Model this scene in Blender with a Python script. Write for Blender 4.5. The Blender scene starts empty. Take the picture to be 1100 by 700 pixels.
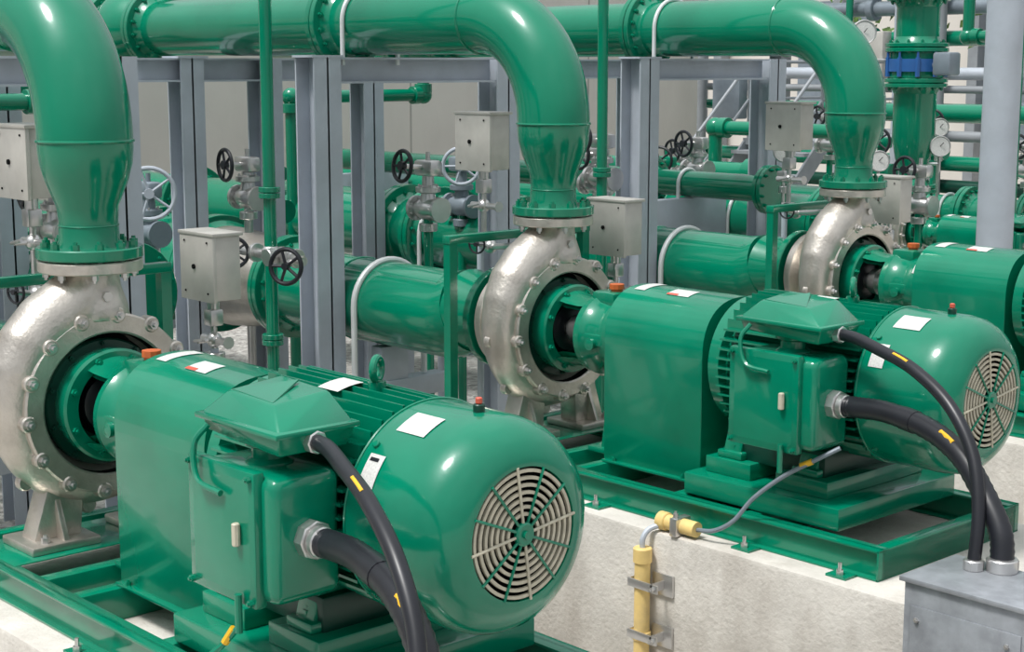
import bpy, bmesh, math, random
from mathutils import Vector, Matrix
random.seed(4)
ZS=1.5   # floor is z=0 in world ; all building coords are relative to the shaft height
V=Vector
sc=bpy.context.scene
try:
    sc.view_settings.view_transform='Standard'; sc.view_settings.look='None'
except Exception: pass

# ------------------------------------------------------------------ materials
def mat(name,col,metal=0.0,rough=0.5,var=0.12,scale=6.0,bump=0.0,bscale=40.0,coat=0.0,dirt=None,dirt_amt=0.5,detail=6,spec=0.5,streak=1.0,dlo=.48,dhi=.72):
    m=bpy.data.materials.new(name); m.use_nodes=True
    nt=m.node_tree; b=nt.nodes['Principled BSDF']
    b.inputs['Metallic'].default_value=metal; b.inputs['Roughness'].default_value=rough
    b.inputs['Specular IOR Level'].default_value=spec
    b.inputs['Coat Weight'].default_value=coat; b.inputs['Coat Roughness'].default_value=0.07
    tc=nt.nodes.new('ShaderNodeTexCoord')
    n=nt.nodes.new('ShaderNodeTexNoise'); n.inputs['Scale'].default_value=scale; n.inputs['Detail'].default_value=detail
    nt.links.new(tc.outputs['Object'],n.inputs['Vector'])
    r=nt.nodes.new('ShaderNodeValToRGB'); nt.links.new(n.outputs['Fac'],r.inputs['Fac'])
    lo=[max(0,c*(1-var)) for c in col]; hi=[min(1,c*(1+var)) for c in col]
    r.color_ramp.elements[0].position=0.3; r.color_ramp.elements[1].position=0.7
    r.color_ramp.elements[0].color=(*lo,1); r.color_ramp.elements[1].color=(*hi,1)
    out=r.outputs['Color']
    if dirt:
        mp=nt.nodes.new('ShaderNodeMapping'); mp.inputs['Scale'].default_value=(1,1,streak); mp.inputs['Location'].default_value=(3.1,1.7,0.4)
        nt.links.new(tc.outputs['Object'],mp.inputs['Vector'])
        n2=nt.nodes.new('ShaderNodeTexNoise'); n2.inputs['Scale'].default_value=scale*0.35; n2.inputs['Detail'].default_value=10
        n2.inputs['Roughness'].default_value=0.7
        nt.links.new(mp.outputs[0],n2.inputs['Vector'])
        r2=nt.nodes.new('ShaderNodeValToRGB'); r2.color_ramp.elements[0].position=dlo; r2.color_ramp.elements[1].position=dhi
        r2.color_ramp.elements[0].color=(0,0,0,1); r2.color_ramp.elements[1].color=(dirt_amt,)*3+(1,)
        nt.links.new(n2.outputs['Fac'],r2.inputs['Fac'])
        mx=nt.nodes.new('ShaderNodeMix'); mx.data_type='RGBA'
        nt.links.new(r2.outputs['Color'],mx.inputs[0]); nt.links.new(out,mx.inputs[6]); mx.inputs[7].default_value=(*dirt,1)
        out=mx.outputs[2]
    nt.links.new(out,b.inputs['Base Color'])
    if bump:
        n3=nt.nodes.new('ShaderNodeTexNoise'); n3.inputs['Scale'].default_value=bscale; n3.inputs['Detail'].default_value=4
        nt.links.new(tc.outputs['Object'],n3.inputs['Vector'])
        bp=nt.nodes.new('ShaderNodeBump'); bp.inputs['Strength'].default_value=bump; bp.inputs['Distance'].default_value=0.01
        nt.links.new(n3.outputs['Fac'],bp.inputs['Height']); nt.links.new(bp.outputs[0],b.inputs['Normal'])
    return m
GREEN=mat('green_enamel',(0.0,0.198,0.110),0,0.20,0.14,3.0,0.14,14,coat=0.6,spec=.35)
GREEN2=mat('green_pipe_paint',(0.0,0.198,0.108),0,0.17,0.12,2.0,0.08,9,coat=0.6,spec=.35)
DGREEN=mat('dark_green_paint',(0.0,0.045,0.028),0,0.35,0.2,6)
CAST=mat('cast_stainless',(0.62,0.575,0.52),0.8,0.35,0.12,10,0.22,60,dirt=(0.33,0.28,0.23),dirt_amt=0.55)
STEEL=mat('stainless',(0.62,0.61,0.60),0.85,0.28,0.1,10)
BOXM=mat('instrument_box_steel',(0.55,0.53,0.49),0.3,0.4,0.1,8,0.05)
GALV=mat('galvanised_grey',(0.46,0.50,0.56),0.1,0.5,0.08,5,0.08,30,dirt=(0.36,0.38,0.41),dirt_amt=0.45)
DGALV=mat('weathered_grey',(0.27,0.29,0.31),0.1,0.55,0.1,5)
JBOX=mat('galvanised_box',(0.36,0.38,0.41),0.4,0.42,0.16,14,0.1,30,dirt=(0.22,0.23,0.25),dirt_amt=0.7)
CONC=mat('plinth_concrete',(0.60,0.57,0.52),0,0.85,0.10,5,0.5,50,dirt=(0.30,0.26,0.22),dirt_amt=0.75,detail=10,streak=.35,dlo=.44,dhi=.70)
WALLC=mat('wall_concrete',(0.66,0.62,0.57),0,0.9,0.06,0.8,0.1,20,dirt=(0.48,0.44,0.40),dirt_amt=0.5,detail=8,streak=.4)
FLOORC=mat('floor_concrete',(0.40,0.38,0.35),0,0.9,0.12,2,0.2,30,dirt=(0.22,0.21,0.19),dirt_amt=0.6)
BLACK=mat('black_rubber',(0.012,0.013,0.018),0,0.38,0.2,8)
DARK=mat('dark_void',(0.006,0.007,0.007),0,0.9,0.1,5,spec=.1)
BEIGE=mat('grille_beige',(0.55,0.51,0.40),0.1,0.5,0.15,30)
YEL=mat('yellow_conduit',(0.80,0.58,0.22),0,0.5,0.12,12,dirt=(.45,.35,.2),dirt_amt=.5)
YTAPE=mat('yellow_tape',(0.8,0.45,0.02),0,0.5,0.1,12)
ORANGE=mat('orange_cap',(0.55,0.12,0.03),0,0.45,0.1,12)
WHITE=mat('white_label',(0.62,0.62,0.60),0,0.4,0.14,150,detail=2)
REDL=mat('red_label',(0.6,0.1,0.06),0,0.4,0.1,60)
STRAP=mat('pipe_strap',(0.70,0.72,0.72),0.2,0.4,0.06,8)
BLUE=mat('blue_paint',(0.03,0.12,0.35),0,0.35,0.1,8)
BGREY=mat('valve_blue_grey',(0.22,0.26,0.30),0.2,0.4,0.1,8)
LEAF=mat('leaves',(0.08,0.15,0.03),0,0.7,0.5,20)
def gravel():
    m=bpy.data.materials.new('gravel'); m.use_nodes=True; nt=m.node_tree; b=nt.nodes['Principled BSDF']
    tc=nt.nodes.new('ShaderNodeTexCoord'); v=nt.nodes.new('ShaderNodeTexVoronoi'); v.inputs['Scale'].default_value=22
    nt.links.new(tc.outputs['Object'],v.inputs['Vector'])
    r=nt.nodes.new('ShaderNodeValToRGB'); r.color_ramp.elements[0].color=(0.2,0.19,0.18,1); r.color_ramp.elements[1].color=(0.62,0.6,0.57,1)
    nt.links.new(v.outputs['Color'],r.inputs['Fac']); nt.links.new(r.outputs[0],b.inputs['Base Color']); b.inputs['Roughness'].default_value=.9
    bp=nt.nodes.new('ShaderNodeBump'); bp.inputs['Strength'].default_value=.8; bp.inputs['Distance'].default_value=.03
    nt.links.new(v.outputs['Distance'],bp.inputs['Height']); nt.links.new(bp.outputs[0],b.inputs['Normal']); return m
GRAVEL=gravel()

# ------------------------------------------------------------------ builder
def frame(ax):
    ax=V(ax).normalized()
    if abs(ax.x)>0.999: return ax,V((0,1,0)),V((0,0,1))
    if abs(ax.z)>0.999: return ax,V((1,0,0)),V((0,1,0))
    if abs(ax.y)>0.999: return ax,V((1,0,0)),V((0,0,1))
    u=ax.cross(V((0,0,1))).normalized(); v=u.cross(ax).normalized()
    return ax,u,v
def cr(pts,n=8):
    P=[V(p) for p in pts]; P=[P[0]*2-P[1]]+P+[P[-1]*2-P[-2]]; o=[]
    for i in range(1,len(P)-2):
        a,b,c,d=P[i-1:i+3]
        for k in range(n):
            t=k/n; o.append(0.5*((2*b)+(c-a)*t+(2*a-5*b+4*c-d)*t*t+(3*b-a-3*c+d)*t**3))
    o.append(P[-2]); return o
class B:
    def __init__(s): s.bm=bmesh.new(); s.mats=[]
    def mi(s,m):
        if m not in s.mats: s.mats.append(m)
        return s.mats.index(m)
    def add(s,vs,fs,m):
        k=s.mi(m); bv=[s.bm.verts.new(v) for v in vs]
        for f in fs:
            try:
                fc=s.bm.faces.new([bv[i] for i in f]); fc.material_index=k
            except ValueError: pass
    def merge(s,tb,m,M=None):
        tb.verts.ensure_lookup_table(); tb.verts.index_update()
        s.add([(M@v.co if M else v.co.copy()) for v in tb.verts],[[v.index for v in f.verts] for f in tb.faces],m); tb.free()
    def lathe(s,o,ax,prof,m,seg=40,a0=None,a1=None):
        ax,u,v=frame(ax); o=V(o); full=a0 is None
        n=seg if full else seg+1
        A=[(2*math.pi*i/seg) if full else math.radians(a0+(a1-a0)*i/seg) for i in range(n)]
        vs=[];idx=[]
        for (t,r) in prof:
            if r<=1e-6: idx.append([len(vs)]); vs.append(o+ax*t)
            else:
                idx.append(list(range(len(vs),len(vs)+n)))
                vs+= [o+ax*t+(u*math.cos(a)+v*math.sin(a))*r for a in A]
        fs=[]
        for a,b in zip(idx[:-1],idx[1:]):
            for i in range(seg):
                j=(i+1)%n if full else i+1
                if len(a)==1 and len(b)==1: continue
                if len(a)==1: fs.append((a[0],b[i],b[j]))
                elif len(b)==1: fs.append((a[i],b[0],a[j]))
                else: fs.append((a[i],b[i],b[j],a[j]))
        s.add(vs,fs,m)
    def cyl(s,p0,p1,r,m,r2=None,seg=20):
        p0=V(p0);p1=V(p1);L=(p1-p0).length; r2=r if r2 is None else r2
        s.lathe(p0,p1-p0,[(0,0),(0,r),(L,r2),(L,0)],m,seg)
    def ccyl(s,p0,p1,r,m,ch=.004,seg=32):
        p0=V(p0);p1=V(p1);L=(p1-p0).length
        s.lathe(p0,p1-p0,[(0,0),(0,r-ch),(ch,r),(L-ch,r),(L,r-ch),(L,0)],m,seg)
    def tube(s,pts,r,m,seg=14,cap=True):
        P=[V(p) for p in pts]; n=len(P); rs=r if isinstance(r,(list,tuple)) else [r]*n
        T=[(P[min(i+1,n-1)]-P[max(i-1,0)]).normalized() for i in range(n)]
        _,u,_v=frame(T[0]); vs=[];fs=[]
        for i in range(n):
            u=(u-T[i]*u.dot(T[i])).normalized(); w=T[i].cross(u)
            vs+=[P[i]+(u*math.cos(2*math.pi*k/seg)+w*math.sin(2*math.pi*k/seg))*rs[i] for k in range(seg)]
        for i in range(n-1):
            for k in range(seg):
                l=(k+1)%seg; fs.append((i*seg+k,i*seg+l,(i+1)*seg+l,(i+1)*seg+k))
        if cap: fs.append(list(range(seg))[::-1]); fs.append([(n-1)*seg+k for k in range(seg)])
        s.add(vs,fs,m)
    def box(s,lo,hi,m,bev=0.0,M=None,seg=2):
        lo=V(lo);hi=V(hi); tb=bmesh.new(); bmesh.ops.create_cube(tb,size=1)
        c=(lo+hi)/2; d=hi-lo
        for v in tb.verts: v.co=V((v.co.x*d.x,v.co.y*d.y,v.co.z*d.z))+c
        if bev: bmesh.ops.bevel(tb,geom=tb.edges[:],offset=bev,segments=seg,affect='EDGES',profile=.5)
        s.merge(tb,m,M)
    def prism(s,poly,ext,m,bev=0.0,seg=2):
        tb=bmesh.new(); ext=V(ext); a=[tb.verts.new(V(p)) for p in poly]; b=[tb.verts.new(V(p)+ext) for p in poly]; n=len(a)
        tb.faces.new(a); tb.faces.new(b[::-1])
        for i in range(n): tb.faces.new((a[i],b[i],b[(i+1)%n],a[(i+1)%n]))
        if bev: bmesh.ops.bevel(tb,geom=tb.edges[:],offset=bev,segments=seg,affect='EDGES',profile=.5)
        s.merge(tb,m)
    def hull(s,pts,m,bev=0.0):
        tb=bmesh.new()
        for p in pts: tb.verts.new(V(p))
        bmesh.ops.convex_hull(tb,input=tb.verts[:])
        bmesh.ops.dissolve_limit(tb,angle_limit=.02,verts=tb.verts[:],edges=tb.edges[:])
        if bev: bmesh.ops.bevel(tb,geom=tb.edges[:],offset=bev,segments=2,affect='EDGES',profile=.5)
        s.merge(tb,m)
    def torus(s,o,ax,R,r,m,seg=32,s2=10):
        prof=[(r*math.sin(2*math.pi*i/s2),R+r*math.cos(2*math.pi*i/s2)) for i in range(s2+1)]
        s.lathe(o,ax,prof,m,seg)
    def sphere(s,o,r,m,seg=16):
        s.lathe(o,(0,0,1),[(-r*math.cos(math.pi*i/10),r*math.sin(math.pi*i/10)) for i in range(11)],m,seg)
    def bolts(s,o,ax,R,n,m,r=.012,h=.02,ph=0.0,thru=0.0):
        ax,u,v=frame(ax); o=V(o)
        for i in range(n):
            a=2*math.pi*(i+.5)/n+ph; c=o+(u*math.cos(a)+v*math.sin(a))*R
            s.lathe(c-ax*thru,ax,[(0,0),(0,r),(h+thru,r),(h+thru,r*.55),(h+thru+h*.5,r*.5),(h+thru+h*.5,0)],m,6)
    def flange(s,o,ax,R,th,m,bm=None,n=12,r_in=0):
        ax_=V(ax).normalized(); o=V(o)
        for sg in (-1,1):
            a=o+ax_*sg*.003; b=o+ax_*sg*th
            s.ccyl(a,b,R,m,.004,48)
            s.lathe(b,ax_*sg,[(0,r_in+.035),(.03,r_in+.01),(.05,r_in)],m,40)
        s.cyl(o-ax_*.003,o+ax_*.003,R*.86,DARK,seg=40)
        s.bolts(o+ax_*(th),ax,R*.84,n,bm or m,.014,.018)
        s.bolts(o-ax_*(th),-ax_,R*.84,n,bm or m,.014,.018)
    def wheel(s,o,ax,R,m,r=.009,sp=5,hub=.02):
        ax_,u,v=frame(ax); o=V(o); s.torus(o,ax,R,r,m,28,8); s.cyl(o-ax_*.015,o+ax_*.02,hub,m,seg=12)
        for i in range(sp):
            a=2*math.pi*i/sp; s.cyl(o,o+(u*math.cos(a)+v*math.sin(a))*R,r*.7,m,seg=6)
    def patch(s,o,R,x0,x1,a0,a1,m,n=8):
        vs=[];fs=[]; o=V(o)
        for i in range(n+1):
            a=math.radians(a0+(a1-a0)*i/n)
            for x in (x0,x1): vs.append(o+V((x,-R*math.sin(a),R*math.cos(a))))
        for i in range(n): fs.append((2*i,2*i+1,2*i+3,2*i+2))
        s.add(vs,fs,m)
    def mesh(s,name,sharp=.6):
        bm=s.bm; bmesh.ops.recalc_face_normals(bm,faces=bm.faces[:])
        for f in bm.faces: f.smooth=True
        for e in bm.edges:
            if len(e.link_faces)==2:
                if e.calc_face_angle(0)>sharp or e.link_faces[0].material_index!=e.link_faces[1].material_index: e.smooth=False
        me=bpy.data.meshes.new(name)
        bm.to_mesh(me); bm.free()
        for m in s.mats: me.materials.append(m)
        return me
    def obj(s,name,loc=(0,0,0),sharp=.6): return place(s.mesh(name,sharp),name,loc)
def place(me,name,loc=(0,0,0),scale=1,rot=0):
    o=bpy.data.objects.new(name,me); bpy.context.collection.objects.link(o)
    o.location=(loc[0],loc[1],loc[2]+ZS); o.scale=(scale,)*3; o.rotation_euler=(0,0,rot); return o

Y=[3.06,5.77,8.48]; X0=[-3.31,-3.41,-3.46]

# ------------------------------------------------------------------ pump (origin: grille centre of the motor)
VX=-2.61
def volute_mesh():
    b=B()
    pts=[];rs=[]
    N=48
    for i in range(N+1):
        t=i/N; ph=math.radians(62-252*t); r=.062+.050*t; Rc=.315+.045*t
        pts.append(V((VX,Rc*math.cos(ph),Rc*math.sin(ph)))); rs.append(r)
    last=[V((VX,-.335,.15)),V((VX,-.285,.25)),V((VX,-.20,.335)),V((VX,-.10,.40)),V((VX,-.03,.46)),V((VX,0,.53))]
    pts+=last; rs+=[.120,.128,.132,.130,.122,.12]
    b.tube(pts,rs,CAST,24)
    b.cyl((VX-.11,0,0),(VX+.035,0,0),.34,CAST,seg=64)
    b.lathe((VX,0,0),(1,0,0),[(.0,.29),(.0,.37),(.105,.36),(.105,.293),(0,.29)],CAST,72)
    b.lathe((VX,0,.34),(0,0,1),[(0,0),(0,.15),(.05,.145),(.13,.118),(.21,.112),(.21,0)],CAST,40)
    b.lathe((VX-.05,0,0),(-1,0,0),[(0,0),(0,.30),(.08,.24),(.16,.18),(.29,.17),(.29,0)],CAST,40)
    me=b.mesh('tmp')
    o=bpy.data.objects.new('tmp',me); bpy.context.collection.objects.link(o)
    md=o.modifiers.new('r','REMESH'); md.mode='VOXEL'; md.voxel_size=.010; md.use_smooth_shade=True
    m2=o.modifiers.new('s','SMOOTH'); m2.iterations=9; m2.factor=.6
    dg=bpy.context.evaluated_depsgraph_get(); me2=bpy.data.meshes.new_from_object(o.evaluated_get(dg))
    bpy.data.objects.remove(o)
    b=B(); b.mi(CAST); b.bm.from_mesh(me2)
    b.ccyl((VX,0,.535),(VX,0,.583),.21,CAST,.005,48)
    b.bolts((VX,0,.535),(0,0,-1),.175,8,STEEL,.016,.022)
    b.ccyl((VX-.33,0,0),(VX-.28,0,0),.27,CAST,.005,48)
    xf=VX+.10
    b.lathe((xf,0,0),(1,0,0),[(-.02,.372),(.022,.372),(.030,.364),(.030,.298),(.024,.29),(-.03,.288)],CAST,72)
    for i in range(14):
        a=2*math.pi*i/14+.1; c=V((xf,.362*math.cos(a),.362*math.sin(a)))
        b.ccyl(c-V((.03,0,0)),c+V((.036,0,0)),.034,CAST,.006,14)
        b.lathe(c+V((.036,0,0)),(1,0,0),[(0,0),(0,.019),(.018,.019),(.018,.01),(.032,.009),(.032,0)],STEEL,6)
    for a in (150,185,222,262,300):
        a=math.radians(a); c=V((VX,.445*math.cos(a),.445*math.sin(a)))
        b.ccyl(c-V((.02,0,0)),c+V((.02,0,0)),.035,CAST,.006,12)
    for sy in (-1,1):
        b.prism([(VX-.06,sy*.10,-.30),(VX-.06,sy*.24,-.26),(VX-.06,sy*.33,-.54),(VX-.06,sy*.12,-.54)],(.12,0,0),CAST,.01)
        b.box((VX-.13,sy*.23-.15,-.57),(VX+.15,sy*.23+.15,-.535),CAST,.008)
        b.prism([(VX-.1,sy*.22-.012,-.54),(VX+.13,sy*.22-.012,-.54),(VX+.04,sy*.22-.012,-.33),(VX-.03,sy*.22-.012,-.33)],(0,.024,0),CAST,.003)
        b.bolts((VX+.10,sy*.30,-.535),(0,0,1),.0001,1,STEEL,.018,.022)
    b.cyl((VX+.10,0,.44),(VX+.14,0,.44),.022,STEEL,seg=6)
    # back cover + bearing bracket
    b.lathe((xf,0,0),(1,0,0),[(.02,.289),(-.055,.287),(-.055,0)],DARK,56)
    b.lathe((xf,0,0),(1,0,0),[(-.05,.262),(-.03,.262),(-.022,.255),(-.022,.14)],DGREEN,56)
    b.bolts((xf-.022,0,0),(1,0,0),.245,10,DGREEN,.012,.015)
    b.lathe((xf,0,0),(1,0,0),[(-.03,.222),(.035,.232),(.07,.232),(.08,.222),(.08,.172),(.02,.160)],GREEN,56)
    b.bolts((xf+.075,0,0),(1,0,0),.202,8,GREEN,.016,.02)
    for a0,a1 in ((42,128),(222,308)):
        b.lathe((xf,0,0),(1,0,0),[(.05,.21),(.12,.19),(.2,.182),(.27,.19),(.27,.15),(.1,.155),(.05,.175),(.05,.21)],GREEN,20,a0,a1)
    b.lathe((xf,0,0),(1,0,0),[(.0,.045),(.08,.045),(.08,.075),(.14,.085),(.14,.05),(.3,.05)],STEEL,24)
    b.lathe((xf,0,0),(1,0,0),[(-.05,.12),(.03,.12),(.04,.10),(.04,.05)],BLACK,24)
    b.lathe((xf,0,0),(1,0,0),[(.24,0),(.24,.18),(.26,.203),(.30,.208),(.33,.19),(.40,.18),(.43,.185),(.48,.205),(.53,.21),(.54,.20),(.54,0)],GREEN,48)
    b.box((xf+.26,-.075,.13),(xf+.42,.075,.228),GREEN,.02)
    b.ccyl((xf+.37,0,.21),(xf+.37,0,.245),.03,ORANGE,.005,12); b.cyl((xf+.37,0,.24),(xf+.37,0,.265),.038,ORANGE,seg=10)
    b.patch((xf,0,0),.2115,.485,.525,20,60,WHITE)
    for k in (-1,1):
        b.box((xf+.26,k*.18-.01,-.03),(xf+.50,k*.18+.01,.03),GREEN,.006)
    b.lathe((xf+.38,-.19,-.02),(0,-1,0),[(0,.03),(.02,.03),(.02,.02),(.03,.0)],GREEN,16)
    b.prism([(xf+.42,-.09,-.14),(xf+.42,.09,-.14),(xf+.42,.16,-.57),(xf+.42,-.16,-.57)],(.035,0,0),GREEN,.005)
    b.box((xf+.36,-.19,-.57),(xf+.52,.19,-.545),GREEN,.004)
    b.box((xf+.44,-.012,-.5),(xf+.54,.012,-.17),GREEN)
    return b.mesh('centrifugal_pump')

def guard_mesh():
    b=B(); W=.265
    prof=[(-W,-.57),(-W,.02)]
    for i in range(1,24):
        a=math.pi*i/24; prof.append((-W*math.copysign(abs(math.cos(a))**.85,math.cos(a)),.02+.265*math.sin(a)**.85))
    prof+=[(W,.02),(W,-.57)]
    b.prism([(-1.965,y,z) for y,z in prof],(.63,0,0),GREEN,.007)
    for sy in (-1,1):
        b.box((-1.95,sy*W-.03,-.572),(-1.36,sy*W+.03,-.56),GREEN,.002)
        for x in (-1.88,-1.43): b.bolts((x,sy*(W+.015),-.56),(0,0,1),.0001,1,GREEN,.012,.014)
    def lab(x0,x1,a0,a1,m,dz=.0025):
        vs=[];fs=[];n=6
        for i in range(n+1):
            a=math.radians(a0+(a1-a0)*i/n)
            y=-W*math.copysign(abs(math.cos(a))**.85,math.cos(a)); z=.02+.265*math.sin(a)**.85+dz
            vs+= [V((x0,y,z)),V((x1,y,z))]
        for i in range(n): fs.append((2*i,2*i+1,2*i+3,2*i+2))
        b.add(vs,fs,m)
    lab(-1.92,-1.85,70,100,WHITE)
    lab(-1.70,-1.56,68,86,WHITE); lab(-1.70,-1.63,68,72,REDL,.004)
    return b.mesh('coupling_guard')

def motor_mesh():
    b=B(); CB=-.44
    b.lathe((0,0,0),(1,0,0),[(-1.31,0),(-1.31,.12),(-1.29,.25),(-1.27,.30),(-1.21,.30),(-1.20,.255),(CB-.05,.255),(CB-.03,.285),(CB+.03,.29),(CB+.03,0)],GREEN,56)
    R=.337; f0,f1=-1.195,CB-.015
    for i in range(-6,7):
        y=i*.042
        zt=math.sqrt(R*R-y*y)
        b.box((f0,y-.0045,.17),(f1,y+.0045,zt),GREEN)
    for sg in (-1,1):
        for i in range(-6,6):
            z=i*.042+.012
            yt=math.sqrt(R*R-z*z)
            b.box((f0,min(sg*.17,sg*yt),z-.0045),(f1,max(sg*.17,sg*yt),z+.0045),GREEN)
    for i in range(-5,6):
        y=i*.042; b.box((f0,y-.0045,-math.sqrt(R*R-y*y)),(f1,y+.0045,-.17),GREEN)
    # fan cowl
    b.lathe((0,0,0),(1,0,0),[(CB,.30),(CB,.335),(CB+.02,.338),(-.15,.336),(-.10,.328),(-.055,.306),(-.022,.27),(-.006,.235),(0,.215),(0,.203),(-.02,.20)],GREEN,80)
    b.torus((CB+.012,0,0),(1,0,0),.338,.005,GREEN,72,6)
    b.lathe((-.09,0,0),(1,0,0),[(0,0),(0,.24)],DARK,40)
    b.lathe((-.02,0,0),(1,0,0),[(-.07,.21),(-.02,.205),(0.018,.203)],DARK,48)
    for k in range(7):
        r=.060+.0218*k
        b.lathe((-.010,0,0),(1,0,0),[(0,r-.0055),(0.009,r-.005),(.009,r+.005),(0,r+.0055),(0,r-.0055)],BEIGE,64)
    b.ccyl((-.01,0,0),(.010,0,0),.036,GREEN,.005,24); b.cyl((.0,0,0),(.018,0,0),.013,GREEN,seg=12)
    for k in range(12):
        a=2*math.pi*k/12+.13
        p0=V((.001,.03*math.cos(a),.03*math.sin(a)));p1=V((.001,.206*math.cos(a),.206*math.sin(a)))
        b.cyl(p0,p1,.0048,GREEN if k%3 else BEIGE,seg=6)
    for k in range(4):
        a=math.pi/4+k*math.pi/2; b.ccyl((CB+.05,.335*math.cos(a),.335*math.sin(a)),(CB+.05,.347*math.cos(a),.347*math.sin(a)),.012,GREEN,.002,10)
    b.patch((0,0,0),.340,-.36,-.23,18,34,WHITE); b.patch((0,0,0),.340,-.39,-.32,50,68,WHITE); b.patch((0,0,0),.341,-.38,-.34,52,54,BLACK)
    b.patch((0,0,0),.341,-.88,-.77,0,18,WHITE)
    b.ccyl((-.20,0.0,.33),(-.20,0,.36),.018,DGREEN,.003,12); b.ccyl((-.20,0,.36),(-.20,0,.38),.011,REDL,.003,10)
    b.cyl((-.70,0,.31),(-.70,0,.355),.03,GREEN,seg=14); b.torus((-.70,0,.395),(1,.6,0),.036,.013,GREEN,26,10)
    for x in (-1.10,-.68):
        for sy in (-1,1):
            b.box((x-.07,min(sy*.17,sy*.34),-.395),(x+.07,max(sy*.17,sy*.34),-.36),GREEN,.008)
            b.prism([(x-.05,sy*.16,-.37),(x-.05,sy*.32,-.37),(x-.05,sy*.27,-.2),(x-.05,sy*.2,-.18)],(.1,0,0),GREEN,.006)
            b.bolts((x,sy*.30,-.36),(0,0,1),.0001,1,GREEN,.018,.025)
    for x0,x1 in ((-1.22,-.96),(-.82,-.54)):
        b.box((x0,-.36,-.47),(x1,.36,-.395),GREEN,.006)
    b.box((-1.28,-.44,-.57),(-.42,.44,-.47),GREEN,.008)
    b.box((-1.15,-.30,-.40),(-.6,.30,-.28),DGREEN,.01)
    # terminal box on -Y side (built, then slid along the motor)
    b.bm.verts.ensure_lookup_table(); n0=len(b.bm.verts)
    b.box((-.94,-.555,-.225),(-.52,-.31,.165),GREEN,.035,seg=3)
    b.box((-.955,-.582,-.24),(-.585,-.54,.18),GREEN,.010)
    b.hull([(-.935,-.580,-.22),(-.605,-.580,-.22),(-.605,-.580,.16),(-.935,-.580,.16),(-.82,-.600,-.09),(-.70,-.600,.05)],GREEN)
    for x in (-.935,-.605):
        for z in (-.22,.16): b.bolts((x,-.582,z),(0,-1,0),.0001,1,GREEN,.011,.014)
    b.box((-.86,-.34,-.14),(-.60,-.25,.12),GREEN,.01)
    b.lathe((-.74,-.42,.15),(0,0,1),[(0,.075),(.02,.075),(.03,.055),(.06,.055),(.07,.075),(.09,.075)],GREEN,24)
    zb,zt=.225,.385
    b.hull([(-.93,-.52,zb+.02),(-.54,-.52,zb),(-.54,-.27,zb),(-.93,-.27,zb+.02),
            (-.94,-.54,zb+.075),(-.51,-.54,zb+.07),(-.51,-.26,zb+.07),(-.94,-.26,zb+.075),
            (-.87,-.48,zt-.01),(-.62,-.48,zt-.02),(-.62,-.28,zt),(-.87,-.28,zt+.01)],GREEN,.008)
    b.box((-.95,-.555,zb+.062),(-.50,-.25,zb+.080),GREEN,.005)
    b.prism([(-.86,-.47,.372),(-.64,-.47,.362),(-.75,-.30,.395)],(0,0,.006),GREEN)
    b.box((-.84,-.28,.20),(-.64,-.2,.30),GREEN,.01)
    b.ccyl((-.53,-.43,-.03),(-.48,-.43,-.03),.060,STEEL,.004,8); b.ccyl((-.48,-.43,-.03),(-.45,-.43,-.03),.048,STEEL,.004,20)
    b.ccyl((-.53,-.41,.262),(-.495,-.41,.262),.036,STEEL,.004,8)
    b.tube(cr([(-.86,-.56,.28),(-.88,-.60,.22),(-.84,-.615,.12),(-.72,-.61,.10)],5),.010,GREEN,8)
    b.cyl((-.655,-.60,-.32),(-.655,-.60,-.20),.012,GREEN,seg=10)
    b.ccyl((-.655,-.602,-.05),(-.655,-.602,.02),.013,BEIGE,.003,8)
    b.bm.verts.ensure_lookup_table()
    for v in b.bm.verts[n0:]: v.co.x+=.045
    return b.mesh('electric_motor')

def frame_mesh():
    b=B(); W=.50; x0=-2.95; x1=-.15
    def chan(a,bb,sy):
        b.box((a,sy*W-.006,-.70),(bb,sy*W+.006,-.57),GREEN)
        lo,hi=(-W-.035,-W+.04) if sy<0 else (W-.04,W+.035)
        b.box((a,lo,-.582),(bb,hi,-.57),GREEN,.003); b.box((a,lo,-.70),(bb,hi,-.688),GREEN,.003)
    for sy in (-1,1): chan(x0,x1,sy)
    for x in (x0,-2.25,-1.98,-1.33,-.9,x1-.07):
        b.box((x,-W,-.70),(x+.07,W,-.575),GREEN,.003)
    b.box((x1-.01,-W-.035,-.70),(x1,W+.035,-.57),GREEN,.002)
    b.box((VX-.18,-.48,-.575),(VX+.2,.48,-.569),GREEN,.002)
    for x in (-2.7,-1.7,-.8,-.3):
        for sy in (-1,1):
            b.box((x-.05,sy*(W+.075)-.04,-.70),(x+.05,sy*(W+.075)+.04,-.69),GREEN)
            b.bolts((x,sy*(W+.085),-.69),(0,0,1),.0001,1,STEEL,.016,.02); b.cyl((x,sy*(W+.085),-.69),(x,sy*(W+.085),-.64),.008,STEEL,seg=8)
    return b.mesh('base_frame')

pump_me=volute_mesh(); guard_me=guard_mesh(); motor_me=motor_mesh(); frame_me=frame_mesh()
for i in range(3):
    l=(X0[i],Y[i],0)
    place(pump_me,'centrifugal_pump',l); place(guard_me,'coupling_guard',l)
    place(motor_me,'electric_motor',l); place(frame_me,'pump_base_frame',l)

b=B()
b.box((-3.3,-.67,-1.5),(.22,.67,-.70),CONC,.02)
pm=b.mesh('concrete_plinth')
for i in range(3): place(pm,'concrete_plinth',(X0[i],Y[i],0))

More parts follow.
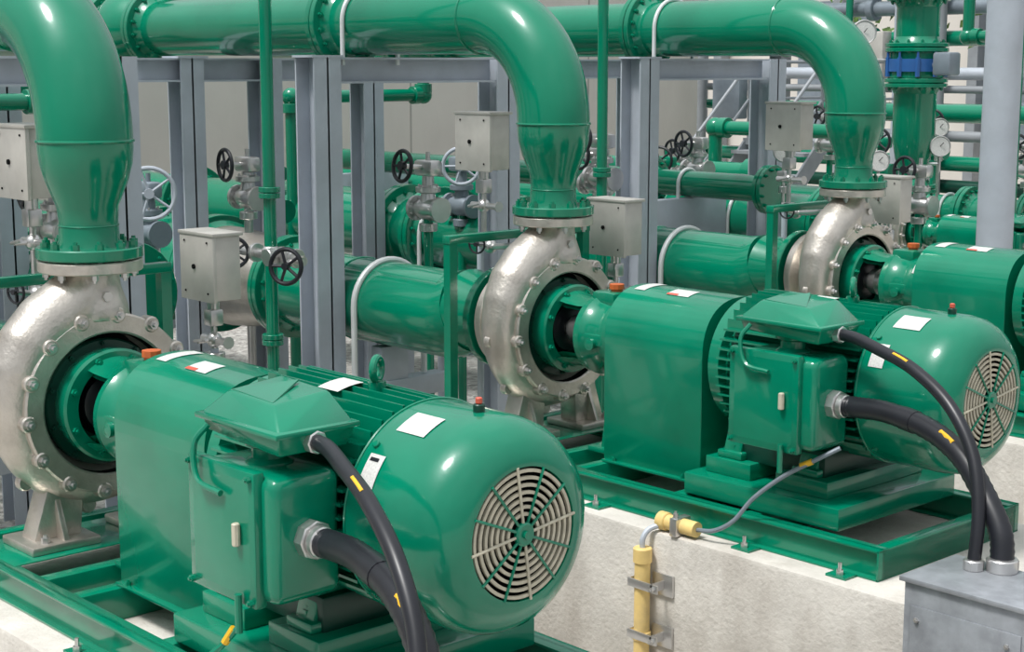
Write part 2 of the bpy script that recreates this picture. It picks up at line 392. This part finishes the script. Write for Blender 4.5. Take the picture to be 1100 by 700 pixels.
# ------------------------------------------------------------------ power cables
def cables():
    b=B()
    p=cr([(-.455,-.41,.262),(-.37,-.43,.260),(-.23,-.48,.24),(-.01,-.56,.20),(.20,-.63,.10),(.34,-.68,-.06),(.41,-.74,-.25),(.43,-.79,-.44)],8)
    b.tube(p,.025,BLACK,14)
    q=[v+V((.002,-.010,.0145)) for v in p[20:24]]; b.tube(q,.009,YTAPE,8)
    p=cr([(-.415,-.43,-.03),(-.33,-.44,-.022),(-.18,-.47,-.012),(.05,-.53,-.03),(.24,-.60,-.09),(.38,-.66,-.20),(.48,-.70,-.32),(.51,-.73,-.44)],10)
    rs=[.042+(.0025 if k%2 else 0) for k in range(len(p))]
    b.tube(p,rs,BLACK,18)
    b.tube(p[24:28],.0465,BLACK,16)
    q=[v+V((0.004,-.020,.027)) for v in p[34:39]]; b.tube(q,.012,YTAPE,8)
    return b.mesh('power_cable')
cm=cables()
for i in range(3): place(cm,'power_cable',(X0[i],Y[i],0))
b=B()
b.box((.30,-1.03,-1.5),(.80,-.68,-.455),JBOX,.006)
b.box((.285,-1.045,-.468),(.815,-.675,-.448),JBOX,.004)
b.box((.33,-1.036,-1.35),(.77,-1.03,-.55),JBOX,.004)
b.ccyl((.43,-.79,-.45),(.43,-.79,-.41),.038,STEEL,.004,10); b.ccyl((.51,-.73,-.45),(.51,-.73,-.40),.058,STEEL,.004,12)
for x in (.36,.72):
    for z in (-.6,-1.3): b.bolts((x,-1.036,z),(0,-1,0),.0001,1,STEEL,.010,.008)
b.box((.64,-1.039,-.76),(.70,-1.0365,-.69),WHITE)
jm=b.mesh('cable_junction_box')
for i in range(3): place(jm,'cable_junction_box',(X0[i],Y[i],0))

# ------------------------------------------------------------------ discharge pipe
RP=.19; ZC=1.61; RB=.54
def discharge():
    b=B()
    b.ccyl((0,0,.589),(0,0,.635),.215,GREEN2,.005,56)
    b.cyl((0,0,.583),(0,0,.589),.17,DARK,seg=40)
    b.bolts((0,0,.635),(0,0,1),.180,12,GREEN2,.017,.022)
    b.bolts((0,0,.589),(0,0,-1),.180,12,GREEN2,.015,.02)
    b.lathe((0,0,0),(0,0,1),[(.63,.135),(.66,.122),(.74,.118),(.80,.125),(.90,.165),(.97,.184),(1.03,RP),(1.07,RP)],GREEN2,64)
    b.torus((0,0,1.06),(0,0,1),RP,.007,GREEN2,56,8); b.torus((0,0,.72),(0,0,1),.118,.004,GREEN2,48,6)
    pts=[(0,0,1.05)]
    for k in range(0,25):
        a=math.pi/2*k/24; pts.append((-RB+RB*math.cos(a),0,1.07+RB*math.sin(a)))
    pts.append((-6.5,0,ZC))
    b.tube(pts,RP,GREEN2,64)
    b.torus((-RB-.02,0,ZC),(1,0,0),RP,.007,GREEN2,56,8)
    for x in (-1.80,-4.0,-4.6):
        b.flange((x,0,ZC),(1,0,0),.27,.045,GREEN2,GREEN2,16,RP)
    b.lathe((-4.3,0,ZC),(1,0,0),[(-.27,RP),(-.15,.26),(0,.30),(.15,.26),(.27,RP)],GREEN2,48)
    b.cyl((-4.3,0,ZC),(-4.3,0,ZC+.5),.1,GREEN2,seg=24)
    pts=[(-1.56,-RP-.012,ZC-RP-.06)]+[(-1.56,-(RP+.012)*math.cos(math.pi*k/20),ZC+(RP+.012)*math.sin(math.pi*k/20)) for k in range(21)]+[(-1.56,RP+.012,ZC-RP-.06)]
    b.tube(pts,.014,STRAP,10)
    return b.mesh('discharge_pipe')
dm=discharge()
for i in range(3): place(dm,'discharge_pipe',(X0[i]+VX,Y[i],0))

# ------------------------------------------------------------------ suction pipe
def suction():
    b=B(); z=-.04; RS=.25
    xs=VX-.33
    b.ccyl((xs-.055,0,0),(xs-.006,0,0),.28,GREEN2,.005,48); b.cyl((xs-.006,0,0),(xs,0,0),.2,DARK,seg=30)
    b.bolts((xs-.055,0,0),(-1,0,0),.245,12,GREEN2,.016,.02)
    b.lathe((0,0,0),(1,0,0),[(xs-.03,.17),(xs-.10,.18),(xs-.30,.235)],GREEN2,56)
    b.tube([(xs-.29,0,-.0),(xs-.36,0,-.02),(xs-.42,0,z),(-5.05,0,z)],[.235,.245,RS,RS],GREEN2,56)
    b.torus((-4.25,0,z),(1,0,0),RS,.007,GREEN2,48,6)
    b.flange((-4.98,0,z),(1,0,0),.33,.045,GREEN2,GREEN2,16,RS)
    b.lathe((0,0,z),(1,0,0),[(-5.03,RS),(-5.09,RS+.01),(-5.40,.31),(-5.62,.33),(-5.82,.33)],CAST,56)
    b.flange((-5.87,0,z),(1,0,0),.40,.045,GREEN2,GREEN2,16,.33)
    b.tube([(-5.9,0,z),(-9.5,0,z)],.33,GREEN2,56)
    b.flange((-6.6,0,z),(1,0,0),.41,.045,GREEN2,GREEN2,18,.33)
    for x in (-3.99,-7.2):
        r=(RS if x>-5 else .33)+.012
        pts=[(x,-r,z-.45)]+[(x,-r*math.cos(math.pi*k/20),z+r*math.sin(math.pi*k/20)) for k in range(21)]+[(x,r,z-.45)]
        b.tube(pts,.019,STRAP,10)
        b.box((x-.06,-.40,-.62),(x+.06,.40,-.50),GALV,.004); b.box((x-.05,-.05,-1.5),(x+.05,.05,-.6),GALV)
        b.box((x-.05,-.10,-.51),(x+.05,.10,z-r*.97),GALV,.004)
    return b.mesh('suction_pipe')
sm=suction()
for i in range(3): place(sm,'suction_pipe',(X0[i]-.03,Y[i],0))

def header(L0,L1,r,fl,name,loc):
    b=B(); b.tube([(L0,0,0),(L1,0,0)],r,GREEN2,48)
    for x in fl: b.flange((x,0,0),(1,0,0),r+.09,.045,GREEN2,GREEN2,16,r)
    b.ccyl((L1-.035,0,0),(L1,0,0),r+.08,GREEN2,.004,40); b.ccyl((L1+.005,0,0),(L1+.04,0,0),r+.08,GREEN2,.004,40); b.cyl((L1,0,0),(L1+.005,0,0),r+.02,DARK,seg=30)
    b.bolts((L1+.04,0,0),(1,0,0),r+.05,12,GREEN2,.013,.018)
    for x in (L1-.8,L0+1.2):
        q=r+.012; pts=[(x,-q,-.4)]+[(x,-q*math.cos(math.pi*k/20),q*math.sin(math.pi*k/20)) for k in range(21)]+[(x,q,-.4)]
        b.tube(pts,.015,STRAP,10)
        b.box((x-.05,-.4,-.55),(x+.05,.4,-r-.005),GALV,.004); b.box((x-.05,-.05,-1.5-loc[2]),(x+.05,.05,-.5),GALV)
    b.obj(name,loc)
header(-6.3,0,.24,(-.9,-1.25,-4.2),'header_pipe',(-7.8,7.2,.18))
header(-6.3,0,.22,(-1.6,-4.0),'header_pipe',(-7.3,9.9,.16))
header(-6.0,0,.24,(-1.0,-3.2),'header_pipe',(-8.2,4.45,.05))
header(-6,0,.10,(-1.2,-2.3),'bypass_pipe',(-7.35,9.25,.46))

# ------------------------------------------------------------------ pipe support frames
def hcol(b,x,y,z0,z1,w=.16,t=.012,m=None):
    m=m or GALV
    b.box((x-w/2,y-w/2,z0),(x-w/2+t,y+w/2,z1),m); b.box((x+w/2-t,y-w/2,z0),(x+w/2,y+w/2,z1),m)
    b.box((x-w/2,y-t/2,z0),(x+w/2,y+t/2,z1),m)
    b.box((x-w*.8,y-w*.8,z0),(x+w*.8,y+w*.8,z0+.02),m)
def hbeam(b,x,y0,y1,zt,h=.16,w=.16,t=.012):
    b.box((x-w/2,y0,zt-t),(x+w/2,y1,zt),GALV); b.box((x-w/2,y0,zt-h),(x+w/2,y1,zt-h+t),GALV); b.box((x-t/2,y0,zt-h),(x+t/2,y1,zt),GALV)
def goal(cols,x,y0,y1,zt=1.405,w=.19):
    b=B()
    for c in cols: hcol(b,0,c,-1.5,zt+.0,w)
    hbeam(b,0,y0,y1,zt,.15,.16)
    b.box((-.10,cols[0]-.11,zt-.001),(.10,cols[0]+.11,zt+.012),GALV)
    b.obj('pipe_support_frame',(x,0,0))
for yy in Y: goal((yy-.35,yy+1.05),-7.62,yy-.25,yy+.97)
goal((5.4,6.0,6.85),-9.05,5.0,6.9,1.405,.17)
goal((8.1,9.55),-9.05,8.1,9.5,1.405,.17)
goal((2.7,4.15),-9.05,2.7,4.15,1.405,.17)

b=B()
for y in (-.37,.62): b.box((-.026,y-.026,-.7),(.026,y+.026,.45),GREEN)
b.box((-.03,-.40,.425),(.03,.65,.47),GREEN,.004)
b.box((-.07,-.44,-.70),(.07,-.30,-.69),GREEN)
gm=b.mesh('green_support_stand')
for i in range(3): place(gm,'green_support_stand',(-6.42,Y[i],0))

# ------------------------------------------------------------------ risers with valves
def riser():
    b=B()
    b.cyl((0,0,-1.5),(0,0,3.2),.036,GREEN2,seg=20)
    for z in (.62,-.22): b.ccyl((0,0,z),(0,0,z+.03),.062,GREEN2,.003,20); b.ccyl((0,0,z+.034),(0,0,z+.064),.062,GREEN2,.003,20)
    z=.30
    b.cyl((-.30,0,z),(.32,0,z-.01),.028,STEEL,seg=14)
    for x in (-.16,-.02,.10,.24): b.ccyl((x,0,z),(x+.025,0,z),.055,STEEL,.003,14)
    b.sphere((0,0,z),.06,STEEL); b.box((.14,-.04,z-.04),(.22,.04,z+.04),STEEL,.01); b.ccyl((.10,-.05,z),(.10,-.10,z),.05,STEEL,.005,14)
    b.cyl((-.22,0,z),(-.22,-.10,z),.014,STEEL,seg=8); b.wheel((-.22,-.11,z+.0),(.9,-.6,0),.085,BLACK,.011)
    b.cyl((.22,0,z),(.30,-.10,z-.02),.014,STEEL,seg=8); b.wheel((.31,-.11,z-.03),(.5,-1,.1),.095,BLACK,.013)
    return b.mesh('vertical_riser_pipe')
rm=riser()
place(rm,'vertical_riser_pipe',(-7.55,5.02,0)); place(rm,'vertical_riser_pipe',(-7.5,7.64,0))

def ibox(drop):
    b=B()
    b.box((-.14,-.07,-.155),(.14,.07,.155),BOXM,.006)
    b.box((-.148,-.085,-.163),(.148,-.065,.163),BOXM,.004)
    b.box((-.155,-.09,.150),(.155,.08,.166),BOXM,.003)
    b.cyl((-.02,-.086,.0),(-.02,-.093,.0),.012,DARK,seg=12)
    for x in (-.1,.1):
        for z in (-.12,.12): b.cyl((x,-.086,z),(x,-.09,z),.005,DARK,seg=8)
    b.cyl((0,0,-.15),(0,0,-.22),.03,STEEL,seg=12); b.box((-.035,-.035,-.29),(.035,.035,-.21),STEEL,.008)
    b.cyl((0,0,-.28),(0,0,-drop),.016,STEEL,seg=10)
    b.sphere((0,0,-.36),.038,STEEL); b.cyl((-.10,0,-.36),(.12,0,-.36),.018,STEEL,seg=10); b.cyl((.12,0,-.36),(.13,0,-.36),.03,STEEL,seg=10)
    b.cyl((0,0,-.36),(0,-.09,-.36),.01,STEEL,seg=8); b.cyl((-.03,-.09,-.36),(.07,-.09,-.34),.008,STEEL,seg=8)
    b.ccyl((0,0,-drop),(0,0,-drop-.03),.05,STEEL,.004,14)
    return b
def ia():
    b=ibox(.52)
    b.tube(cr([(0,0,-.52),(.02,-.02,-.58),(.2,-.06,-.57),(.36,-.1,-.55)],4),.018,STEEL,8)
    b.sphere((.1,-.04,-.58),.04,STEEL); b.cyl((.1,-.04,-.58),(.1,-.13,-.56),.012,STEEL,seg=8); b.wheel((.1,-.14,-.56),(0.3,-1,0),.05,BLACK,.006,4,.012)
    b.cyl((-.03,0,-.55),(-.03,0,-2.44),.02,GALV,seg=10)
    return b.mesh('instrument_box')
def ib():
    b=ibox(.42); b.cyl((0,.0,-.4),(0,0,-1.92),.02,GALV,seg=10); return b.mesh('instrument_box')
am=ia(); bm_=ib()
place(am,'instrument_box',(-6.66,3.17,.94)); place(am,'instrument_box',(-6.72,5.9,.94)); place(am,'instrument_box',(-6.77,8.72,.95))
place(bm_,'instrument_box',(-6.52,4.0,.42)); place(bm_,'instrument_box',(-6.36,6.6,.44)); place(bm_,'instrument_box',(-6.41,9.38,.44))

def gatevalve(body,wm,h=.45,wr=.15,tilt=(.35,-1,.1),st=.16,base=.35,pm_=None):
    b=B()
    b.lathe((0,0,0),(1,0,0),[(-.13,0),(-.13,.08),(-.105,.08),(-.10,.05),(-.04,.07),(.04,.07),(.10,.05),(.105,.08),(.13,.08),(.13,0)],body,28)
    for x in (-1,1): b.bolts((x*.105,0,0),(-x,0,0),.062,6,STEEL,.009,.010)
    b.lathe((0,0,0),(0,0,1),[(0,.06),(.10,.045),(.11,.08),(.14,.08),(.15,.04),(h-.12,.035),(h-.1,.015),(h,.015)],body,20)
    b.bolts((0,0,.14),(0,0,1),.062,6,STEEL,.009,.012)
    b.box((-.09,-.05,h-.15),(.09,.05,h-.05),body,.02)
    t=V(tilt).normalized()
    b.cyl((0,0,h-.10),V((0,0,h-.10))+t*st,.017,STEEL,seg=10)
    b.wheel(V((0,0,h-.10))+t*st,tilt,wr,wm,.013,5,.03)
    b.cyl((0,0,-.06),(0,0,-base),.03,pm_ or body,seg=14); b.ccyl((0,0,-.14),(0,0,-.09),.06,body,.004,16)
    return b.mesh('gate_valve')
g1=gatevalve(BGREY,GALV,.36,.15,(1,-.55,0),.30,2.0)
g2=gatevalve(STEEL,BLACK,.32,.10,(-.1,-1,0),.16,2.0)
g3=gatevalve(STEEL,BLACK,.36,.095,(-.05,-1,.1),.2,2.0,GREEN2)
g4=gatevalve(BGREY,GALV,.38,.12,(.8,-.7,0),.22,2.0,GREEN2)
g5=gatevalve(GREEN,BLACK,.36,.12,(.3,-.9,.1),.16,2.0,GREEN2)
for m_,l in ((g1,(-8.55,4.82,.36)),(g3,(-7.80,6.38,.46)),(g4,(-8.2,7.0,.42)),(g3,(-7.8,7.95,.58)),
             (g2,(-6.95,2.95,.46)),(g2,(-7.6,3.75,.52)),(g2,(-7.4,3.0,.35)),(g2,(-8.2,8.3,.5)),(g5,(-9.4,6.3,.35)),(g2,(-8.9,5.75,.50)),
             (g5,(-8.3,12.0,.42)),(g2,(-7.2,12.6,.45)),(g5,(-8.6,13.3,.55)),(g3,(-9.3,12.6,.6)),(g5,(-6.3,12.6,.55)),(g2,(-10.0,11.3,.35)),(g5,(-9.6,10.6,.25)),(g3,(-6.9,10.5,.30)),(g2,(-8.8,10.1,.5))):
    place(m_,'gate_valve',l)

def upipe(pts,r=.035,name='utility_pipe',m=None):
    b=B(); m=m or GREEN2
    for p,q in zip(pts[:-1],pts[1:]): b.cyl(p,q,r,m,seg=14)
    for p in pts[1:-1]:
        b.sphere(p,r*1.45,m,14)
    for p in pts[1:]:
        p=V(p)
        for k,(a,c) in enumerate(zip(pts[:-1],pts[1:])):
            if V(c)==p:
                d=(V(a)-p).normalized(); b.ccyl(p+d*r*1.0,p+d*r*2.4,r*1.45,m,.003,16)
    b.obj(name)
upipe([(-10.5,6.9,-1.5),(-10.5,6.9,1.3),(-10.5,9.0,1.3)])
upipe([(-10.2,7.0,-1.5),(-10.2,7.0,1.12),(-10.2,8.3,1.12),(-10.2,8.3,1.26)],.05)
upipe([(-10.8,5.0,-1.5),(-10.8,5.0,1.2),(-10.8,5.6,1.2),(-10.8,5.6,1.6)],.05)
upipe([(-9.6,4.1,-1.5),(-9.6,4.1,1.2),(-9.6,3.4,1.2)],.04)
upipe([(-8.8,3.4,-1.5),(-8.8,3.4,1.15),(-8.8,4.3,1.15)],.05)
upipe([(-9.0,3.75,-1.5),(-9.0,3.75,.85),(-8.0,3.75,.85)],.04)
upipe([(-6.9,11.8,-.36),(-6.9,11.8,2.4)],.06)
upipe([(-6.5,12.2,-.36),(-6.5,12.2,1.6),(-7.6,12.2,1.6),(-7.6,12.2,2.6)],.05)
upipe([(-9.6,13.5,-1.5),(-9.6,13.5,.9),(-6.6,13.5,.9),(-6.6,13.5,-.3)],.09)
upipe([(-8.8,12.2,-.36),(-8.8,12.2,.75),(-10.4,12.2,.75),(-10.4,12.2,-1.5)],.07)
upipe([(-12.5,11.8,-1.5),(-12.5,11.8,.35),(-9.4,11.8,.35),(-9.4,11.8,-1.5)],.10)
upipe([(-6.0,13.1,-.36),(-6.0,13.1,1.9),(-6.0,14.4,1.9)],.05,'utility_pipe',GALV)
upipe([(-12.2,10.9,-1.5),(-12.2,10.9,.0),(-10.2,10.9,.0)],.07,'utility_pipe',DGALV)

# ------------------------------------------------------------------ yellow conduit on plinth
b=B()
x=-4.68; y=5.05
b.cyl((x,y,-1.5),(x,y,-.78),.036,YEL,seg=20); b.ccyl((x,y,-.84),(x,y,-.77),.043,YEL,.004,20)
b.ccyl((x,y,-1.2),(x,y,-1.16),.043,YEL,.004,20)
for z in (-.93,-1.17,-1.40):
    b.box((x-.05,y-.045,z-.02),(x+.13,y-.035,z+.02),STEEL,.003); b.box((x+.09,y-.045,z-.02),(x+.10,5.1,z+.02),STEEL); b.box((x-.05,y-.04,z-.02),(x-.04,5.1,z+.02),STEEL)
    b.box((x+.03,5.085,z-.05),(x+.15,5.1,z+.05),STEEL,.003)
    b.bolts((x+.11,y-.045,z),(0,-1,0),.0001,1,STEEL,.012,.02)
b.tube(cr([(x,y,-.78),(x+.0,y,-.73),(x+.01,y+.03,-.69),(x+.05,y+.08,-.665)],5),.013,GALV,10)
b.cyl((x+.02,5.14,-.655),(x+.24,5.14,-.655),.035,YEL,seg=20); b.ccyl((x+.02,5.14,-.655),(x+.07,5.14,-.655),.042,YEL,.004,20)
b.box((x+.12,5.09,-.70),(x+.16,5.19,-.615),STEEL,.006); b.bolts((x+.14,5.11,-.615),(0,0,1),.0001,1,STEEL,.012,.02)
b.obj('yellow_conduit')
b=B()
b.tube(cr([(x+.24,5.14,-.655),(x+.33,5.15,-.64),(x+.42,5.17,-.58),(x+.5,5.2,-.47),(x+.62,5.24,-.36),(x+.74,5.27,-.28),(x+.84,5.34,-.21)],8),.010,BGREY,8)
b.tube([(x+.70,5.26,-.30),(x+.75,5.273,-.273)],.013,YTAPE,8)
b.obj('earthing_cable')
b=B()
b.tube(cr([(-.61,-.60,-.30),(-.66,-.62,-.36),(-.74,-.66,-.45),(-.80,-.68,-.60),(-.86,-.68,-.69)],8),.010,GREEN,8)
b.tube([(-.63,-.605,-.31),(-.66,-.62,-.36)],.013,YTAPE,8)
b.obj('earthing_cable',(X0[0],Y[0],0))

# ------------------------------------------------------------------ vertical stack, gauges, far small pumps
def gauge(b,p,n,R=.075):
    n=V(n).normalized(); p=V(p)
    b.ccyl(p-n*.04,p,R,STEEL,.006,28); b.lathe(p,n,[(.001,0),(.001,R*.86)],WHITE,28); b.cyl(p+n*.002,p+n*.002+V((.03,0,.03)),.003,BLACK,seg=6)
    b.torus(p,n,R*.93,R*.07,STEEL,28,8); b.cyl(p-n*.02-V((0,0,R)),p-n*.02-V((0,0,R+.12)),.012,STEEL,seg=8)
b=B()
b.lathe((0,0,0),(0,0,1),[(.36,.09),(.50,.10),(.62,.14),(.78,.17),(1.9,.17),(3.0,.17)],GREEN2,40)
for z in (.38,1.22,1.50,1.90): b.flange((0,0,z),(0,0,1),.25 if z>.5 else .2,.035,GREEN2,GREEN2,12,.17 if z>.5 else .09)
b.cyl((0,0,1.26),(0,0,1.46),.22,GREEN2,seg=36); b.bolts((0,0,1.27),(0,0,1),.235,10,BLUE,.02,.15); b.cyl((0,0,1.31),(0,0,1.41),.235,BLUE,seg=36)
b.cyl((0,0,1.36),(.3,-.1,1.36),.03,BGREY,seg=12); b.box((.26,-.18,1.28),(.42,-.02,1.46),BGREY,.02)
gauge(b,(-.30,-.3,1.62),(1,-1,.1),.10); b.cyl((-.26,-.25,1.40),(0,0,1.40),.012,STEEL,seg=8); b.cyl((-.285,-.285,1.40),(-.285,-.285,1.52),.012,STEEL,seg=8)
gauge(b,(.22,.05,.72),(1,-1,.1),.085); b.cyl((.2,.06,.58),(0,0,.58),.012,STEEL,seg=8)
b.obj('discharge_stack',(-7.36,11.08,0))
def gpost(loc,z0):
    b=B(); gauge(b,(0,0,.2),(1,-1,.1),.08); b.cyl((-.015,.015,.05),(-.015,.015,z0-loc[2]),.014,STEEL,seg=8); b.box((-.05,-.02,-.02),(.02,.05,.06),STEEL,.008)
    b.ccyl((-.015,.015,-.10),(-.015,.015,-.05),.035,STEEL,.004,12); b.obj('pressure_gauge',loc)
gpost((-7.9,12.3,.62),-.36); gpost((-6.55,13.0,.75),-.36); gpost((-7.15,9.15,.55),-1.5); gpost((-7.0,10.1,.45),-1.5)
for (x,y,s) in ((-5.93,11.08,.55),(-5.4,12.5,.55),(-5.0,14.0,.55)):
    z=.03
    place(pump_me,'centrifugal_pump',(x,y,z),s); place(guard_me,'coupling_guard',(x,y,z),s); place(motor_me,'electric_motor',(x,y,z),s); place(frame_me,'pump_base_frame',(x,y,z),s)
    if y>11.5:
        b=B(); b.lathe((0,0,0),(0,0,1),[(.35,.12),(.37,.12),(.38,.07),(.6,.10),(2.6,.10)],GREEN2,28)
        b.flange((0,0,1.2),(0,0,1),.18,.03,GREEN2,None,10,.1); b.obj('discharge_stack',(x+VX*s,y,0))
b=B(); b.box((-9,10.6,-1.5),(-2.5,15.2,-.355),CONC,.02); b.obj('concrete_platform')
header(-7,0,.16,(-.6,-2.0,-3.5),'suction_header',(-7.6,11.1,.05))
header(-7,0,.16,(-.6,-2.0,-3.5),'suction_header',(-7.1,12.5,.05))

b=B(); b.cyl((0,0,-1.5),(0,0,4),.13,GALV,seg=32); b.box((-.2,-.2,-1.5),(.2,.2,-1.47),GALV)
b.obj('steel_column',(-6.13,10.31,0))

# ------------------------------------------------------------------ surroundings
b=B(); b.box((-60,-20,-1.7),(20,70,-1.5),FLOORC); b.obj('floor')
b=B(); b.box((-14.9,1.5,-1.5),(-8.0,10.3,-1.42),GRAVEL); b.obj('gravel_bed')
b=B(); b.box((-14.8,10.5,-1.5),(-9.2,16.5,-1.42),GRAVEL); b.obj('gravel_bed')
b=B(); b.box((-15.3,-4,-1.5),(-15,17.2,3.2),WALLC,.02)
for y in range(0,17,3): b.box((-15.002,y,-1.5),(-14.995,y+.02,3.2),FLOORC)
b.obj('wall_back')
b=B(); b.box((-40,26,-1.5),(-4,26.4,5),WALLC)
for x in range(-36,-5,4): b.box((x,25.95,.2),(x+1.6,26.0,2.6),BGREY)
for x in range(-34,-5,3): b.box((x,25.7,-1.5),(x+.2,25.95,4.6),DGALV)
b.obj('background_building')
b=B()
for k in range(7):
    b.box((-12.6,13.4+.28*k,-1.2+.25*k),(-11.5,13.7+.28*k,-1.16+.25*k),DGALV)
for x in (-12.6,-11.5):
    b.prism([(x,13.3,-1.5),(x,13.6,-1.5),(x,15.6,.45),(x,15.3,.45)],(.03,0,0),DGALV)
    b.tube([(x,13.5,-1.3),(x,13.5,-.3),(x,15.4,1.4),(x,17.5,1.4)],.022,DGALV,8)
    b.tube([(x,13.5,-.75),(x,15.4,.95),(x,17.5,.95)],.018,DGALV,8)
    b.tube([(x,15.4,.4),(x,15.4,1.4)],.02,DGALV,8)
b.box((-12.6,15.3,.40),(-11.5,17.5,.48),DGALV)
b.obj('metal_staircase')
b=B()
for x in (-18,-14.5,-11,-7.5,-4): hcol(b,x,18.4,-1.5,3.6,.22,m=DGALV)
for z,m,r in ((-.6,GREEN2,.12),(-.2,DGREEN,.09),(.1,GREEN2,.10),(.45,DGALV,.07),(.8,GREEN2,.07),(1.05,DGALV,.05),(1.25,GALV,.08),(1.7,GREEN2,.10),(2.1,BGREY,.10),(2.5,GREEN2,.14)):
    b.cyl((-19,18.15,z),(-2,18.15,z),r,m,seg=16)
    for x in (-16.2,-12.8,-9.3,-6.0): b.ccyl((x,18.15,z),(x+.1,18.15,z),r*1.6,m,.01,16)
for k,x in enumerate((-17.2,-16.3,-15.6,-13,-12.2,-11.6,-9.8,-9.0,-8.3,-6.2,-5.3)): b.cyl((x,17.95,-1.5),(x,17.95,3.0),.05+.02*(k%3),(GREEN2,GALV,DGALV)[k%3],seg=14)
for x,z in ((-15,.9),(-12.6,1.5),(-10.4,.6),(-10.3,1.9),(-8.0,1.2),(-6.8,.5)):
    b.box((x-.25,17.8,z-.3),(x+.25,18.0,z+.3),(BOXM if z>1 else BGREY),.02)
b.obj('pipe_rack')
b=B(); b.lathe((0,0,0),(1,0,0),[(-1.2,0),(-1.2,.35),(-1.0,.42),(1.0,.42),(1.2,.35),(1.2,0)],BLUE,32)
for x in (-.8,.8): b.box((x-.08,-.4,-3.7),(x+.08,.4,-.35),DGALV)
b.obj('blue_tank',(-10.2,20.3,2.2))
b=B()
for k in range(700):
    p=V((random.gauss(0,1.3),random.gauss(0,.8),random.gauss(0,.9))); a=V((random.uniform(-1,1),random.uniform(-1,1),random.uniform(-1,1)))*.14; c=V((random.uniform(-1,1),random.uniform(-1,1),random.uniform(-1,1)))*.14
    b.add([p,p+a,p+a+c,p+c],[(0,1,2,3)],LEAF)
b.cyl((0,0,-4.7),(0,0,0),.12,DARK,seg=8)
b.obj('tree',(-14.4,22,3.2))

# ------------------------------------------------------------------ light & sky (overcast dome with a bright veil round the sun)
F=V((-0.7396,0.673,0));R=V((0.673,0.7396,0));U=V((0,0,1))
dirv=(-F*.35-R*.50+U*1.25).normalized()
w=bpy.data.worlds.new('sky'); sc.world=w; w.use_nodes=True; nt=w.node_tree
bg=nt.nodes['Background']; tc=nt.nodes.new('ShaderNodeTexCoord'); sx=nt.nodes.new('ShaderNodeSeparateXYZ'); nt.links.new(tc.outputs['Generated'],sx.inputs[0])
rp=nt.nodes.new('ShaderNodeValToRGB'); nt.links.new(sx.outputs['Z'],rp.inputs['Fac'])
rp.color_ramp.elements[0].position=0; rp.color_ramp.elements[0].color=(.30,.32,.34,1)
rp.color_ramp.elements[1].position=.9; rp.color_ramp.elements[1].color=(.88,.92,.95,1)
nt.links.new(rp.outputs[0],bg.inputs[0])
dt=nt.nodes.new('ShaderNodeVectorMath'); dt.operation='DOT_PRODUCT'; nt.links.new(tc.outputs['Generated'],dt.inputs[0]); dt.inputs[1].default_value=dirv
mxn=nt.nodes.new('ShaderNodeMath'); mxn.operation='MAXIMUM'; nt.links.new(dt.outputs['Value'],mxn.inputs[0]); mxn.inputs[1].default_value=0
pw=nt.nodes.new('ShaderNodeMath'); pw.operation='POWER'; nt.links.new(mxn.outputs[0],pw.inputs[0]); pw.inputs[1].default_value=22
cl=nt.nodes.new('ShaderNodeTexNoise'); cl.inputs['Scale'].default_value=2.5; cl.inputs['Detail'].default_value=5; nt.links.new(tc.outputs['Generated'],cl.inputs['Vector'])
ma=nt.nodes.new('ShaderNodeMath'); ma.operation='MULTIPLY_ADD'; nt.links.new(cl.outputs['Fac'],ma.inputs[0]); ma.inputs[1].default_value=.7; ma.inputs[2].default_value=.68
m3=nt.nodes.new('ShaderNodeMath'); m3.operation='MULTIPLY_ADD'; nt.links.new(pw.outputs[0],m3.inputs[0]); m3.inputs[1].default_value=4.5; nt.links.new(ma.outputs[0],m3.inputs[2])
nt.links.new(m3.outputs[0],bg.inputs[1])
sd=bpy.data.lights.new('sun','SUN'); sd.energy=2.9; sd.angle=math.radians(10); sd.color=(1,.97,.93)
so=bpy.data.objects.new('sun',sd); bpy.context.collection.objects.link(so)
so.rotation_euler=dirv.to_track_quat('Z','Y').to_euler(); so.location=(0,0,10)

# ------------------------------------------------------------------ camera
p=math.atan(280/1706.); a=F*math.cos(p)-U*math.sin(p); up=F*math.sin(p)+U*math.cos(p)
cd=bpy.data.cameras.new('camera'); cd.sensor_width=36; cd.lens=36*1706/1100.; cd.clip_end=300
co=bpy.data.objects.new('camera',cd); bpy.context.collection.objects.link(co)
M=Matrix((( R.x,up.x,-a.x,0),(R.y,up.y,-a.y,0),(R.z,up.z,-a.z,0),(0,0,0,1)))
co.matrix_world=Matrix.Translation((0,0,1.36+ZS))@M
sc.camera=co
